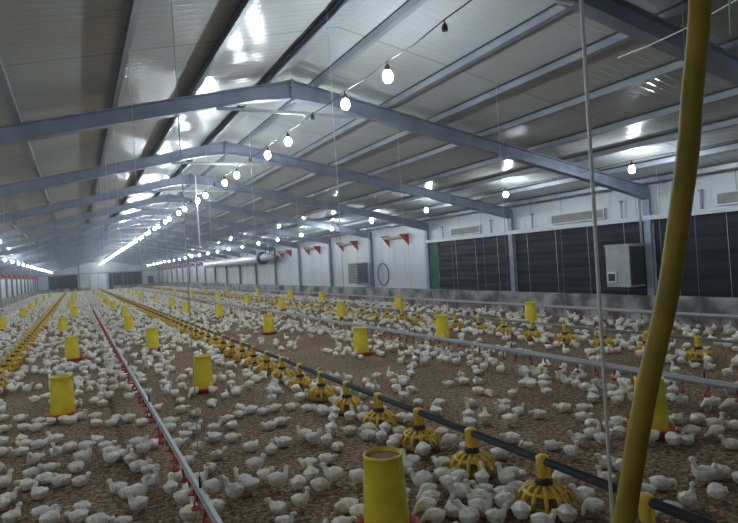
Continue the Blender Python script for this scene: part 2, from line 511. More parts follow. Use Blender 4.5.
# wall heaters --------------------------------------------------------
h = empty('wall_heater', (9.68, 8.02, .72), 'light grey box heater mounted on the column by the black curtains', 'heater')
MB().box(-.22, .19, -.27, .28, 0, .82).box(-.235, .2, -.285, .295, .80, .835).build('body', M['box'], h)
g = MB().box(-.20, .17, -.285, -.27, .04, .78)
for i in range(14):
    z = .07 + .05 * i
    g.box(-.19, .16, -.30, -.285, z, z + .022)
g.build('side_grill', M['grill'], h)
MB().box(-.25, -.22, .03, .25, .08, .30).build('control_panel', M['rail'], h)
MB().box(-.258, -.25, .06, .21, .12, .26).build('display', M['black'], h)
MB().box(.16, .28, -.1, .1, .2, .28).box(.16, .28, -.1, .1, .6, .68).build('bracket', M['steel'], h)
h = empty('wall_heater', (9.66, 20.1, .70), 'grey louvred box heater on the white wall beside a coiled black hose', 'heater')
MB().box(-.30, .19, -.36, .36, 0, .80).build('body', M['box'], h)
g = MB()
for i in range(12):
    z = .06 + .06 * i
    g.box(-.27, .16, -.375, -.36, z, z + .03)
    g.box(-.315, -.30, -.33, .33, z, z + .03)
g.build('louvre', M['grill'], h)
MB().tube([(-.1, .36, .12), (-.1, .6, .12), (-.1, .62, .3)], .05, 10).build('gas_pipe', M['black'], h)
MB().box(-.02, .30, -.34, .34, -.06, -.02).build('bracket', M['rail'], h)
pts = []
for i in range(40):
    a = i / 39 * 2 * math.pi * 1.15 + .6
    pts.append((XR + .078, 18.9 + .42 * math.cos(a), 1.02 + .40 * math.sin(a)))
tag(MB().tube(pts, .016, 6).build('coiled_hose', M['black']), 'black hose looped in a ring on the white wall', 'hose')
# far jet heater with milky air tube
e = empty('air_duct', (9.35, 40, 2.08), 'long milky plastic air tube slung along the right wall', 'air duct')
d = MB(); pts = []; rr = []
for i in range(34):
    t = i / 33
    pts.append((0, -7.8 + 15.8 * t, -.03 * math.sin(t * math.pi * 5) ** 2)); rr.append(.25 * (1 - .08 * (i % 3 == 0)))
d.tube(pts, rr, 14); d.build('tube', M['duct'], e)
for y in (-5, -2, 1, 4, 7):
    MB().tube([(0, y, .24), (0, y, .62)], .008, 5).build('hanger', M['black'], e)
h = empty('fan_heater', (9.4, 31.4, 1.88), 'pale fan heater with black ring at the mouth of the air tube', 'heater')
MB().tube([(0, -1.2, .2), (0, -.9, .24), (0, .2, .24), (0, .45, .2)], [.16, .22, .22, .2], 14).build('body', M['box'], h)
MB().tube([(0, .45, .2), (0, .68, .2)], .35, 16).build('fan_ring', M['black'], h)
MB().box(-.02, .02, -.8, -.76, .42, .75).box(-.02, .02, 0, .04, .42, .75).build('hanger', M['black'], h)

# far gable fittings --------------------------------------------------
YG = YE + .10
dr = empty('door_1', (2.55, YG, 0)); dr['kind'] = 'structure'
MB().box(-1.0, 1.0, -.05, .0, .05, 2.05).build('door_leaf', M['door'], dr)
MB().box(-1.08, -1.0, -.08, 0, 0, 2.1).box(1.0, 1.08, -.08, 0, 0, 2.1).box(-.02, .02, -.07, 0, .05, 2.05).build('door_frame', M['steel'], dr)
tag(MB().box(XL, XR, YG - .12, YG - .02, 2.13, 2.24).build('trim_beam', M['steel']), kind='structure', label='steel beam across the far gable')
tag(MB().box(.2, .36, YG - .16, YG - .02, 0, 3.55).build('trim_post', M['steel']), kind='structure', label='steel post beside the far door')
for i, (a, b, lb) in enumerate(((-3.2, .1, 'black curtain left of the white door on the far gable'), (3.75, 7.9, 'black curtain right of the white door on the far gable'))):
    e = empty('gable_curtain', ((a + b) / 2, YG - .02, .3), lb, 'curtain', 'curtains on the far gable')
    c = MB(); nz = 30; vs = []; hw = (b - a) / 2
    for j in range(nz + 1):
        z = 1.8 * j / nz; dd = -.02 + .02 * math.sin(z * 30)
        vs += [(-hw, dd, z), (hw, dd, z)]
    c.add(vs, [(2 * j, 2 * j + 1, 2 * j + 3, 2 * j + 2) for j in range(nz)], 0, True)
    c.build('sheet', M['curtain'], e)
    MB().box(-hw, hw, -.05, .02, 1.8, 1.85).build('rail', M['rail'], e)
tag(MB().box(XL, 1.4, YG - .25, YG, 0, .42).box(3.7, XR, YG - .25, YG, 0, .42).build('trim_back', M['kerb']), kind='structure', label='dark kerb under the far gable')
e = empty('control_cabinet', (8.9, YG - .3, .42), 'small dark cabinet near the right corner of the far gable', 'cabinet')
MB().box(-.35, .35, -.2, .3, 0, 1.0).build('body', M['grill'], e)
MB().box(-.30, .30, -.22, -.2, .05, .95).build('door', M['pipe'], e)
e = empty('feed_bin', (4.0, YG - 1.3, 0), 'small dark bin on the floor right of the far white door', 'bin')
MB().lathe([(.2, 0), (.3, .5), (.31, .62), (.27, .64)], 14).build('body', M['grill'], e)
MB().lathe([(.0, .64), (.30, .65), (.28, .70), (.0, .72)], 14, close=False).build('lid', M['black'], e)

# ------------------------------------------------------------------ lamps on their cables
bb = MB()
bb.lathe([(.001, -.135), (.020, -.132), (.038, -.118), (.048, -.095), (.050, -.070), (.044, -.045), (.030, -.022), (.022, -.012), (.020, 0)], 14, close=False)
BULB_ME = bb.mesh('bulb', M['bulb'])
sk = MB()
sk.lathe([(.020, -.018), (.024, -.018), (.026, .0), (.024, .03), (.014, .042), (.006, .05), (.005, .075)], 12)
SOCK_ME = sk.mesh('socket', M['black'])
def lamp(x, y, z, label, group, lit=True):
    e = empty('light_bulb' if lit else 'lamp_socket', (x, y, z), label, 'light bulb' if lit else 'lamp socket', group)
    put('socket', SOCK_ME, e)
    if lit: put('bulb', BULB_ME, e)
    return e
# central row: a bulb, a bulb, an empty socket, one metre apart
centre = []
y = 4.93; step = 2.99; i = 0
ys = []
while y < YE - 1:
    ys += [(y, 1), (y + 1.0, 1), (y + 2.0, 0)]
    y += step
cab = [(XM, YB + .2, 3.46), (XM, -2, 3.42), (XM, 1.0, 3.40), (XM, 2.5, 3.46), (XM, 3.94, 3.445)]
lamp(XM, 3.94, 3.37, 'empty black socket on the cable right of the nearest bulb', None, False)
n = ne = 0
for yy, lit in ys:
    if yy > YE - .5: break
    z = 3.36
    if lit:
        lamp(XM, yy, z, 'glowing white bulb under the ridge, %s bulb of the central row from the viewer' % ordinal(n), 'lit bulbs of the central row'); n += 1
    elif yy < 34:
        lamp(XM, yy, z + .02, 'empty black socket on the central cable, %s gap between bulbs' % ordinal(ne), 'empty sockets of the central cable', False); ne += 1
    cab += [(XM, yy - .5, z + .055), (XM, yy, z + .075)]
cab.append((XM, YE, 3.4))
tag(MB().tube(cab, .006, 5).build('lamp_cable', M['black']), 'black cable carrying the central row of bulbs under the ridge', 'cable')
for side, X, Z, ya, st in (('right', 8.2, 2.83, 6.56, 3.14), ('left', -2.6, 2.56, 6.3, 3.14)):
    n = 0; nb = 0; cab = [(X, YB + .1, Z + .02)]
    for k in range(-3, 24):
        yy = ya + st * k
        if yy < -.5 or yy > YE - 1: continue
        px = project(X, yy, Z - .08)
        if -5 < px[0] < 743 and px[1] > -5 and px[2] > 0:
            lb = 'glowing white bulb near the %s eave, %s in that row from the viewer' % (side, ordinal(n)); n += 1
        else:
            nb += 1; lb = 'glowing white bulb near the %s eave, out of the picture, %s there' % (side, ordinal(nb - 1))
        lamp(X, yy, Z, lb, 'lit bulbs of the %s row' % side)
        cab += [(X, yy - 1.6, Z + .04), (X, yy, Z + .075)]
    cab.append((X, YE - .1, Z + .05))
    tag(MB().tube(cab, .005, 5).build('lamp_cable', M['black']), 'dark cable carrying the row of bulbs along the %s eave' % side, 'cable')

# ------------------------------------------------------------------ drinker lines
cup = MB()
cup.lathe([(.010, 0), (.010, -.03), (.006, -.032), (.006, -.05)], 8)              # nipple body
cup.tube([(0, 0, -.01), (.022, 0, -.05), (.030, 0, -.085)], .0055, 6)
cup.lathe([(.008, -.098), (.026, -.092), (.030, -.078), (.027, -.080), (.010, -.088)], 10, c=(.012, 0, 0))
CUP_ME = cup.mesh('nipple_drinker', M['red'])
DR_Z = .30
def drinker(x, ya, yb, label, near):
    e = empty('drinker_line', (x, 0, DR_Z), label, 'drinker line', 'nipple drinker lines along the house')
    MB().box(-.011, .011, ya, yb, .016, .046).box(-.015, .015, ya, yb, .012, .016).build('profile', M['alu'], e)
    MB().tube([(0, ya, 0), (0, yb, 0)], .012, 8).build('water_pipe', M['alu'], e)
    n = 0
    far = MB()
    y = ya + .1
    while y < yb:
        px = project(x, y, DR_Z - .05)
        if near and -12 < px[0] < 750 and px[1] < 540 and n < 98:
            put('nipple_drinker', CUP_ME, e, (0, y, -.012), (n * 1.9) % 6.28); n += 1
        elif px[2] > 1 and px[2] < (30 if near else 1):
            far.tube([(0, y, -.01), (.02, y, -.1)], [.007, .013], 5)
        y += .24
    if far.v:
        o = far.build('nipple_row', M['red'], e); o['kind'] = 'stuff'; o['label'] = 'red nipples farther down the line'
    y = ya + 1.35; m = 0
    y = {.53: 3.22, 4.70: 3.17, 9.05: 4.3}.get(x, y)
    while y < min(yb, 50):
        MB().tube([(0, y, .05), (.0, y, zroof(x) - DR_Z)], .0024, 4).build('suspension_cord', M['cord'], e)
        if m < 12: MB().tube([(0, y, .05), (0, y, .11)], .007, 6).build('hanger_clip', M['black'], e)
        y += 2.45; m += 1
    MB().box(-.025, .025, yb, yb + .3, -.02, .12).build('pressure_regulator', M['red'], e)
drinker(.53, -3, YE - 2, 'red nippled pale drinker line running up between the two left drum rows', True)
drinker(4.70, -2, YE - 2, 'pale drinker line crossing the middle of the floor behind the yellow hose', True)
drinker(9.05, -2, YE - 2, 'pale drinker line closest to the right wall', True)
drinker(-2.75, 6, YE - 2, 'pale drinker line closest to the left wall', False)

# ------------------------------------------------------------------ feeder lines
PN_Z = .29
pan = MB()
pan.lathe([(.0, .012), (.10, .012), (.135, .022), (.155, .055), (.158, .062), (.150, .060), (.130, .032), (.09, .024), (.0, .030)], 20, close=False)
for k in range(12):                                        # grille arms
    a = 2 * math.pi * k / 12
    c, s_ = math.cos(a), math.sin(a)
    pan.tube([(.035 * c, .035 * s_, .150), (.085 * c, .085 * s_, .142), (.135 * c, .135 * s_, .105), (.156 * c, .156 * s_, .060)], [.015, .015, .014, .011], 5)
ring = [(.118 * math.cos(a), .118 * math.sin(a), .121) for a in [2 * math.pi * k / 20 for k in range(21)]]
pan.tube(ring, .010, 5, caps=False)
PAN_ME = pan.mesh('feeder_pan', M['yellow'])
PANL = MB()
PANL.lathe([(.0, .012), (.10, .012), (.155, .055), (.150, .06), (.10, .03)], 10, close=False)
for k in range(6):
    a = 2 * math.pi * k / 6 + .3
    c, s_ = math.cos(a), math.sin(a)
    PANL.tube([(.03 * c, .03 * s_, .150), (.11 * c, .11 * s_, .13), (.155 * c, .155 * s_, .06)], .012, 3)
PANL_v = PANL
PANL_ME = PANL.mesh('feeder_pan', M['yellow'])
tw = MB().lathe([(.036, .16), (.040, .17), (.034, .19), (.031, .25), (.036, .262), (.039, .295), (.037, .312), (.024, .322), (.0, .324)], 14, close=False)
tw.box(-.006, .006, -.042, -.03, .18, .31).box(-.006, .006, .03, .042, .18, .31)
TOWER_ME = tw.mesh('tower', M['yellow'])
COLLAR_ME = MB().lathe([(.030, .140), (.050, .144), (.052, .182), (.038, .192)], 14).mesh('collar', M['black'])
MOUND_ME = MB().lathe([(.125, .030), (.08, .045), (.03, .075), (.0, .08)], 14, close=False).mesh('feed', M['feed'])
def feeder(x, y0, step, ya, yb, label, pipem, rad):
    e = empty('feeder_line', (x, 0, 0), label, 'feeder line', 'pan feeder lines along the house')
    MB().tube([(0, ya, PN_Z), (0, yb, PN_Z)], rad, 12).build('feed_pipe', pipem, e)
    n = 0; y = y0
    rest = MB()
    while y < yb:
        px = project(x, y, .1)
        vis = -30 < px[0] < 770 and px[1] < 560
        if vis and n < 98:
            if n < 36:
                p = put('feeder_pan', PAN_ME, e, (0, y, 0), n * .37)
                put('tower', TOWER_ME, p); put('collar', COLLAR_ME, p); put('feed', MOUND_ME, p)
            else:
                p = put('feeder_pan', PANL_ME, e, (0, y, 0), n * .37)
                put('tower', TOWER_ME, p); put('collar', COLLAR_ME, p)
            n += 1
        else:
            rest.lathe([(.10, .012), (.155, .055), (.10, .13), (.036, .16), (.036, .33)], 7, c=(0, y, 0))
        y += step
    if rest.v:
        o = rest.build('feeder_pan_row', M['yellow'], e); o['kind'] = 'stuff'; o['label'] = 'yellow pans at the far end of the line'
    y = ya + .9
    y = 5.3 if x == 2.36 else 3.9 if x == 6.95 else y
    while y < min(yb, 45):
        MB().tube([(0, y, PN_Z), (0, y, zroof(x))], .0024, 4).build('suspension_cord', M['cord'], e)
        y += 3.05
feeder(2.36, 1.92, .69, -2, YE - 3, 'dark feed pipe with yellow pans crossing the foreground diagonally', M['pipe'], .024)
feeder(6.95, 4.74 - 6 * .75, .75, -1, YE - 3, 'thin grey feed pipe with yellow pans between the two right drinker lines', M['galv'], .019)
feeder(-1.13, 3.2, .72, 2.5, YE - 3, 'feed pipe with crowded yellow pans at the left edge of the photo', M['galv'], .022)

# white suspension rope in front
tag(MB().tube([(2.326, 2.095, 0.02), (2.326, 2.095, 2.0), (2.326, 2.095, zroof(2.326))], .0095, 8).build('suspension_rope', M['white']),
    'thick off white rope hanging straight down left of the yellow hose', 'rope')

# yellow hose hanging close by
HP = [(1.62, .97, 3.86), (1.60, .985, 3.2), (1.585, .995, 2.6), (1.566, 1.003, 2.164), (1.532, 1.021, 1.891), (1.515, 1.029, 1.755), (1.473, 1.051, 1.51),
      (1.440, 1.066, 1.347), (1.371, 1.103, 1.069), (1.304, 1.136, .744), (1.24, 1.17, .40), (1.19, 1.19, .15), (1.10, 1.22, .05), (.9, 1.3, .035)]
def smooth_path(P, n=6):
    P = [Vector(p) for p in P]; out = []
    for i in range(len(P) - 1):
        p0, p1, p2, p3 = P[max(i - 1, 0)], P[i], P[i + 1], P[min(i + 2, len(P) - 1)]
        for k in range(n):
            t = k / n
            out.append(.5 * ((2 * p1) + (p2 - p0) * t + (2 * p0 - 5 * p1 + 4 * p2 - p3) * t * t + (3 * p1 - p0 - 3 * p2 + p3) * t ** 3))
    return out + [P[-1]]
e = None
tag(MB().tube(smooth_path(HP), .0285, 18).build('yellow_hose', M['hose']), 'thick grimy yellow hose hanging close to the viewer on the right', 'hose')

# wires under the roof
tag(MB().tube([(5.02, 4.1, 3.42), (4.98, 3.72, 3.40), (4.93, 3.27, 3.40), (4.80, 2.8, 3.405), (4.6, 2.0, 3.44), (4.3, .8, 3.6)], .006, 6).build('pale_wire', M['white']),
    'pale wire strung under the roof behind the top of the yellow hose', 'wire')
tag(MB().tube([(4.61, 2.72, zroof(4.61)), (4.61, 2.72, 3.36), (4.60, 2.72, 3.22), (4.58, 2.71, 3.08)], .007, 6).build('green_strap', mat('pale green cord', (.25, .5, .38), .5)),
    'pale green cord end dangling in the top right corner', 'cord')
tag(MB().tube([(2.8, 15.0, 3.95), (2.8, 15.0, 3.57), (2.8, 14.95, 2.18)], .018, 6).build('pull_rope', M['white']), 'thick pale rope end hanging under the ridge beside the bulb row', 'rope')

# ------------------------------------------------------------------ drum feeders
dm = MB()
dm.lathe([(.122, .055), (.124, .09), (.118, .25), (.109, .38), (.105, .438), (.109, .441), (.109, .456), (.102, .458), (.100, .43), (.112, .20), (.116, .06)], 28, close=False)
for k in range(2):
    a = math.pi * k + .6
    c, s_ = math.cos(a), math.sin(a)
    dm.tube([(.125 * c, .125 * s_, .07), (.110 * c, .105 * s_, .438)], .0035, 5)
DRUM_ME = dm.mesh('drum', M['drum'])
DFEED_ME = MB().lathe([(.101, .432), (.06, .442), (.0, .447)], 20, close=False).mesh('feed', M['feed'])
pn = MB().lathe([(.0, .004), (.15, .004), (.175, .018), (.185, .062), (.178, .064), (.165, .026), (.12, .018), (.0, .05)], 28, close=False)
DPAN_ME = pn.mesh('pan', M['red'])
DRUMS = [(-.21, 7.26, 'yellow drum feeder at the left, ringed by chicks below its red pan'),
         (-.15, 12.19, 'yellow drum feeder directly behind the left foreground drum'),
         (-.42, 18.68, 'yellow drum feeder third back in the left drum row'),
         (-.14, 25.79, 'yellow drum feeder fourth back in the left drum row'),
         (-.35, 32.2, 'yellow drum feeder fifth back in the left drum row'),
         (1.44, 2.84, 'nearest and largest yellow drum feeder, at the bottom centre of the photo'),
         (1.35, 7.53, 'yellow drum feeder left of the long dark feed pipe, second in its row'),
         (1.28, 12.34, 'yellow drum feeder between drinker line and dark feed pipe, third back'),
         (1.18, 16.86, 'yellow drum feeder between drinker line and dark feed pipe, fourth back'),
         (1.5, 23.02, 'yellow drum feeder between drinker line and dark feed pipe, fifth back'),
         (1.39, 33.5, 'yellow drum feeder between drinker line and dark feed pipe, seventh back'),
         (1.4, 28.2, 'yellow drum feeder between drinker line and dark feed pipe, sixth back'),
         (4.0, 3.16, 'yellow drum feeder partly hidden behind the yellow hose'),
         (4.05, 8.54, 'yellow drum feeder alone on bare litter in the middle of the floor'),
         (3.84, 12.92, 'yellow drum feeder beyond the dark pipe, one behind the mid floor drum'),
         (4.0, 18.77, 'yellow drum feeder beyond the dark pipe, two behind the mid floor drum'),
         (3.47, 21.9, 'yellow drum feeder beyond the dark pipe, three behind the mid floor drum'),
         (3.61, 26.39, 'yellow drum feeder beyond the dark pipe, four behind the mid floor drum'),
         (3.67, 39.98, 'yellow drum feeder beyond the dark pipe, six behind the mid floor drum'),
         (3.7, 33.0, 'yellow drum feeder beyond the dark pipe, five behind the mid floor drum'),
         (5.92, 8.96, 'yellow drum feeder right behind the middle drinker line, nearest there'),
         (6.40, 14.61, 'yellow drum feeder beyond the middle drinker line, second there'),
         (6.3, 19.46, 'yellow drum feeder beyond the middle drinker line, third there'),
         (6.23, 23.87, 'yellow drum feeder beyond the middle drinker line, fourth there'),
         (6.25, 29.5, 'yellow drum feeder beyond the middle drinker line, fifth there'),
         (8.50, 9.49, 'yellow drum feeder in front of the black curtains'),
         (8.48, 15.09, 'yellow drum feeder by the right wall where the white wall starts'),
         (8.55, 21.34, 'yellow drum feeder by the right wall near the louvred heater'),
         (8.5, 24.98, 'yellow drum feeder by the right wall, fourth along it'),
         (8.5, 30.2, 'yellow drum feeder by the right wall, fifth along it'),
         (-2.2, 21.98, 'yellow drum feeder cut by the left edge of the photo'),
         (-2.1, 28.6, 'yellow drum feeder by the left wall, second along it'),
         (-2.19, 34.84, 'yellow drum feeder by the left wall, third along it')]
for row, x, y in (('left', -.3, 38), ('left', -.3, 44), ('left', -.3, 50), ('left', -.3, 57), ('left', -.3, 64), ('drinker side', 1.4, 39), ('drinker side', 1.4, 45), ('drinker side', 1.4, 52), ('drinker side', 1.4, 60),
                  ('middle', 3.8, 46), ('middle', 3.8, 53), ('middle', 3.8, 61), ('right centre', 6.2, 36), ('right centre', 6.2, 43), ('right centre', 6.2, 51),
                  ('right wall', 8.5, 37), ('right wall', 8.5, 45), ('left wall', -2.2, 42), ('left wall', -2.2, 50), ('left wall', -2.2, 60)):
    DRUMS.append((x + .1 * math.sin(y), y, 'tiny far yellow drum feeder of the %s row, about %d metres away' % (row, y)))
for i, (x, y, lb) in enumerate(DRUMS):
    e = empty('drum_feeder', (x, y, 0), lb, 'poultry feeder', 'yellow drum feeders standing on the litter', rz=i * .9)
    put('drum', DRUM_ME, e); put('pan', DPAN_ME, e); put('feed', DFEED_ME, e)
CHICKS = [
    (0.72,6.85,1.0,'l'), (-0.80,7.55,2.4,'l'), (-0.62,7.35,-0.6,'l'), (0.93,6.55,-0.0,'l'), (-0.04,6.98,-0.8,'s'), (1.48,6.21,2.1,'l'),
    (0.10,6.88,3.3,'l'), (-0.43,7.09,3.7,'l'), (-0.20,6.97,4.7,'l'), (-0.32,6.99,2.1,'l'), (1.93,5.84,-0.7,'l'), (1.04,6.28,4.8,'s'),
    (1.77,5.91,3.2,'l'), (-0.13,6.85,0.8,'l'), (0.29,6.63,4.2,'l'), (1.54,6.00,3.1,'l'), (0.40,6.52,2.9,'l'), (2.05,5.69,-0.5,'l'),
    (1.63,5.86,-1.0,'l'), (1.40,5.93,-0.8,'l'), (-0.56,6.90,2.8,'l'), (2.14,5.55,2.7,'l'), (0.10,6.56,2.6,'l'), (-0.74,6.97,-0.4,'l'),
    (0.24,6.46,-0.1,'l'), (-0.44,6.78,-0.3,'l'), (0.51,6.27,0.1,'s'), (2.13,5.43,-0.3,'l'), (1.26,5.83,3.1,'l'), (0.75,6.08,-1.0,'l'),
    (2.59,5.06,1.2,'p'), (2.17,5.26,1.2,'u'), (2.40,5.11,4.1,'u'), (2.99,4.73,1.5,'s'), (0.87,5.79,-0.6,'l'), (1.66,5.36,-0.6,'l'),
    (0.70,5.83,3.0,'l'), (1.24,5.55,0.5,'l'), (3.51,4.38,2.8,'s'), (2.23,5.02,0.5,'u'), (1.08,5.59,-0.1,'s'), (2.07,5.07,1.4,'u'),
    (-0.54,6.38,2.2,'l'), (3.97,4.07,3.0,'l'), (0.91,5.61,0.9,'s'), (2.31,4.90,-0.6,'p'), (1.53,5.29,3.2,'l'), (3.59,4.25,-0.1,'s'),
    (-0.71,6.41,2.8,'l'), (2.63,4.73,-0.3,'l'), (-0.25,6.16,2.7,'s'), (4.11,3.96,-0.7,'l'), (-0.50,6.19,2.8,'l'), (2.65,4.59,2.4,'p'),
    (3.10,4.35,1.0,'u'), (0.09,5.86,2.1,'l'), (-0.38,6.08,-0.0,'l'), (0.80,5.49,2.2,'l'), (3.64,4.04,2.4,'l'), (5.02,3.33,2.6,'p'),
    (3.16,4.20,0.8,'n'), (1.01,5.24,2.1,'l'), (0.40,5.54,-0.0,'l'), (5.06,3.18,2.7,'p'), (3.00,4.21,1.6,'s'), (-0.13,5.78,4.4,'l'),
    (2.06,4.68,2.7,'l'), (1.14,5.13,-0.2,'l'), (-0.00,5.71,-0.7,'l'), (1.92,4.74,0.9,'u'), (3.88,3.75,-0.7,'l'), (0.15,5.62,-0.0,'l'),
    (-0.67,6.01,-0.3,'l'), (-0.51,5.93,3.0,'l'), (2.19,4.55,-0.6,'p'), (3.28,4.00,-0.7,'n'), (0.51,5.38,4.8,'l'), (0.70,5.27,-0.7,'l'),
    (2.30,4.46,0.9,'p'), (1.67,4.75,2.7,'n'), (4.36,3.34,2.9,'p'), (2.12,4.45,2.7,'s'), (0.18,5.43,-0.5,'l'), (4.02,3.50,-1.0,'l'),
    (-0.23,5.61,4.6,'u'), (2.36,4.31,-0.7,'p'), (1.47,4.72,2.8,'l'), (1.69,4.61,-0.6,'n'), (3.77,3.56,3.2,'l'), (0.42,5.23,0.7,'u'),
    (4.39,3.23,0.1,'l'), (0.83,4.99,-0.3,'n'), (4.52,3.13,3.2,'l'), (2.18,4.30,0.9,'n'), (-0.38,5.58,3.7,'s'), (2.62,4.07,2.4,'p'),
    (1.21,4.77,0.1,'l'), (1.77,4.49,0.8,'n'), (3.85,3.43,-0.9,'l'), (0.25,5.23,-0.0,'s'), (2.26,4.18,-0.1,'l'), (-0.03,5.29,-0.2,'u'),
    (1.33,4.60,1.2,'s'), (0.31,5.08,1.3,'s'), (1.80,4.33,4.8,'l'), (0.93,4.74,-0.0,'s'), (0.17,5.12,2.9,'w'), (4.60,2.87,2.9,'l'),
    (3.00,3.66,2.2,'l'), (3.58,3.37,-0.6,'s'), (4.43,2.92,-0.9,'u'), (2.55,3.86,3.0,'p'), (-0.26,5.26,-0.6,'l'), (2.15,4.05,0.5,'p'),
    (0.70,4.75,0.1,'s'), (3.73,3.23,-0.1,'p'), (-0.08,5.12,4.8,'l'), (2.62,3.72,-0.8,'l'), (-0.38,5.19,-0.1,'s'), (0.35,4.83,-0.0,'l'),
    (4.14,2.92,2.1,'p'), (3.35,3.30,2.6,'n'), (4.27,2.81,3.0,'p'), (3.48,3.18,-0.6,'n'), (3.14,3.35,-1.1,'l'), (0.41,4.72,0.1,'l'),
    (1.61,4.11,-1.1,'l'), (2.26,3.78,1.2,'p'), (2.94,3.43,3.2,'s'), (3.78,3.00,3.2,'p'), (0.81,4.46,4.3,'s'), (3.99,2.85,0.0,'l'),
    (-0.28,4.98,-0.5,'l'), (1.46,4.10,2.8,'l'), (-0.57,5.09,0.6,'s'), (1.10,4.24,-0.3,'n'), (3.84,2.86,1.2,'p'), (2.70,3.43,-0.5,'l'),
    (-0.18,4.86,3.2,'l'), (-0.05,4.77,-0.0,'s'), (-0.40,4.92,2.2,'l'), (4.14,2.62,2.4,'s'), (3.10,3.12,4.8,'u'), (2.05,3.61,3.1,'u'),
    (2.25,3.51,2.4,'l'), (0.70,4.28,0.1,'s'), (0.56,4.34,0.6,'u'), (0.39,4.36,-0.8,'u'), (1.10,3.99,-1.0,'n'), (0.18,4.44,2.6,'s'),
    (-0.31,4.67,2.3,'s'), (1.94,3.53,2.4,'p'), (1.37,3.81,1.3,'n'), (0.94,3.99,2.8,'u'), (-0.50,4.71,0.1,'s'), (3.16,2.87,3.3,'s'),
    (1.49,3.70,2.5,'n'), (0.23,4.31,3.2,'s'), (0.63,4.10,-0.3,'s'), (1.14,3.83,-0.3,'n'), (0.49,4.16,1.5,'u'), (2.14,3.32,-0.8,'l'),
    (2.01,3.38,4.2,'s'), (1.62,3.56,-0.8,'n'), (3.19,2.76,3.2,'l'), (0.96,3.87,2.8,'n'), (0.74,3.97,-0.7,'n'), (0.29,4.19,-0.4,'u'),
    (1.24,3.70,1.1,'p'), (2.51,3.06,-0.8,'l'), (-0.54,4.59,-0.3,'l'), (1.35,3.60,-0.2,'p'), (2.17,3.18,-0.2,'p'), (0.84,3.82,2.2,'n'),
    (2.28,3.09,0.6,'u'), (1.92,3.25,2.5,'n'), (-0.04,4.22,-0.6,'l'), (2.39,2.99,1.6,'u'), (0.54,3.91,-0.4,'u'), (2.94,2.68,1.6,'s'),
    (2.05,3.12,-1.0,'n'), (2.68,2.79,2.1,'p'), (-0.27,4.27,-0.5,'l'), (0.27,3.99,2.9,'u'), (3.55,2.34,3.0,'s'), (1.75,3.23,2.5,'s'),
    (-0.44,4.32,0.9,'s'), (2.19,2.97,2.7,'s'), (1.88,3.12,3.1,'p'), (-0.07,4.08,2.8,'l'), (2.37,2.85,-0.2,'l'), (3.39,2.33,2.4,'u'),
    (1.16,3.44,-0.2,'u'), (-0.22,4.12,1.0,'l'), (3.13,2.43,-0.7,'l'), (3.58,2.20,-0.6,'s'), (0.68,3.65,2.3,'n'), (2.01,2.97,3.1,'n'),
    (0.04,3.91,-0.4,'l'), (1.38,3.24,2.9,'l'), (1.83,3.01,2.6,'p'), (2.22,2.80,-0.4,'p'), (1.00,3.41,2.1,'n'), (0.53,3.63,0.8,'u'),
    (2.95,2.41,2.8,'s'), (0.16,3.80,3.2,'s'), (2.04,2.83,2.3,'u'), (1.61,3.03,2.3,'p'), (1.41,3.11,-0.5,'l'), (2.57,2.52,2.8,'n'),
    (1.87,2.84,1.3,'s'), (2.15,2.70,-0.1,'p'), (1.73,2.91,3.1,'p'), (0.99,3.25,-1.0,'s'), (3.21,2.13,1.1,'p'), (1.98,2.72,-0.8,'n'),
    (3.01,2.17,-0.0,'u'), (1.26,3.04,0.1,'l'), (2.52,2.40,2.4,'p'), (2.72,2.27,2.7,'p'), (1.71,2.78,2.5,'p'), (2.14,2.56,0.9,'p'),
    (1.85,2.66,1.5,'n'), (1.99,2.59,-0.3,'n'), (2.31,2.39,0.8,'p'), (2.80,2.13,2.3,'p'), (2.14,2.39,-0.7,'n'),
]

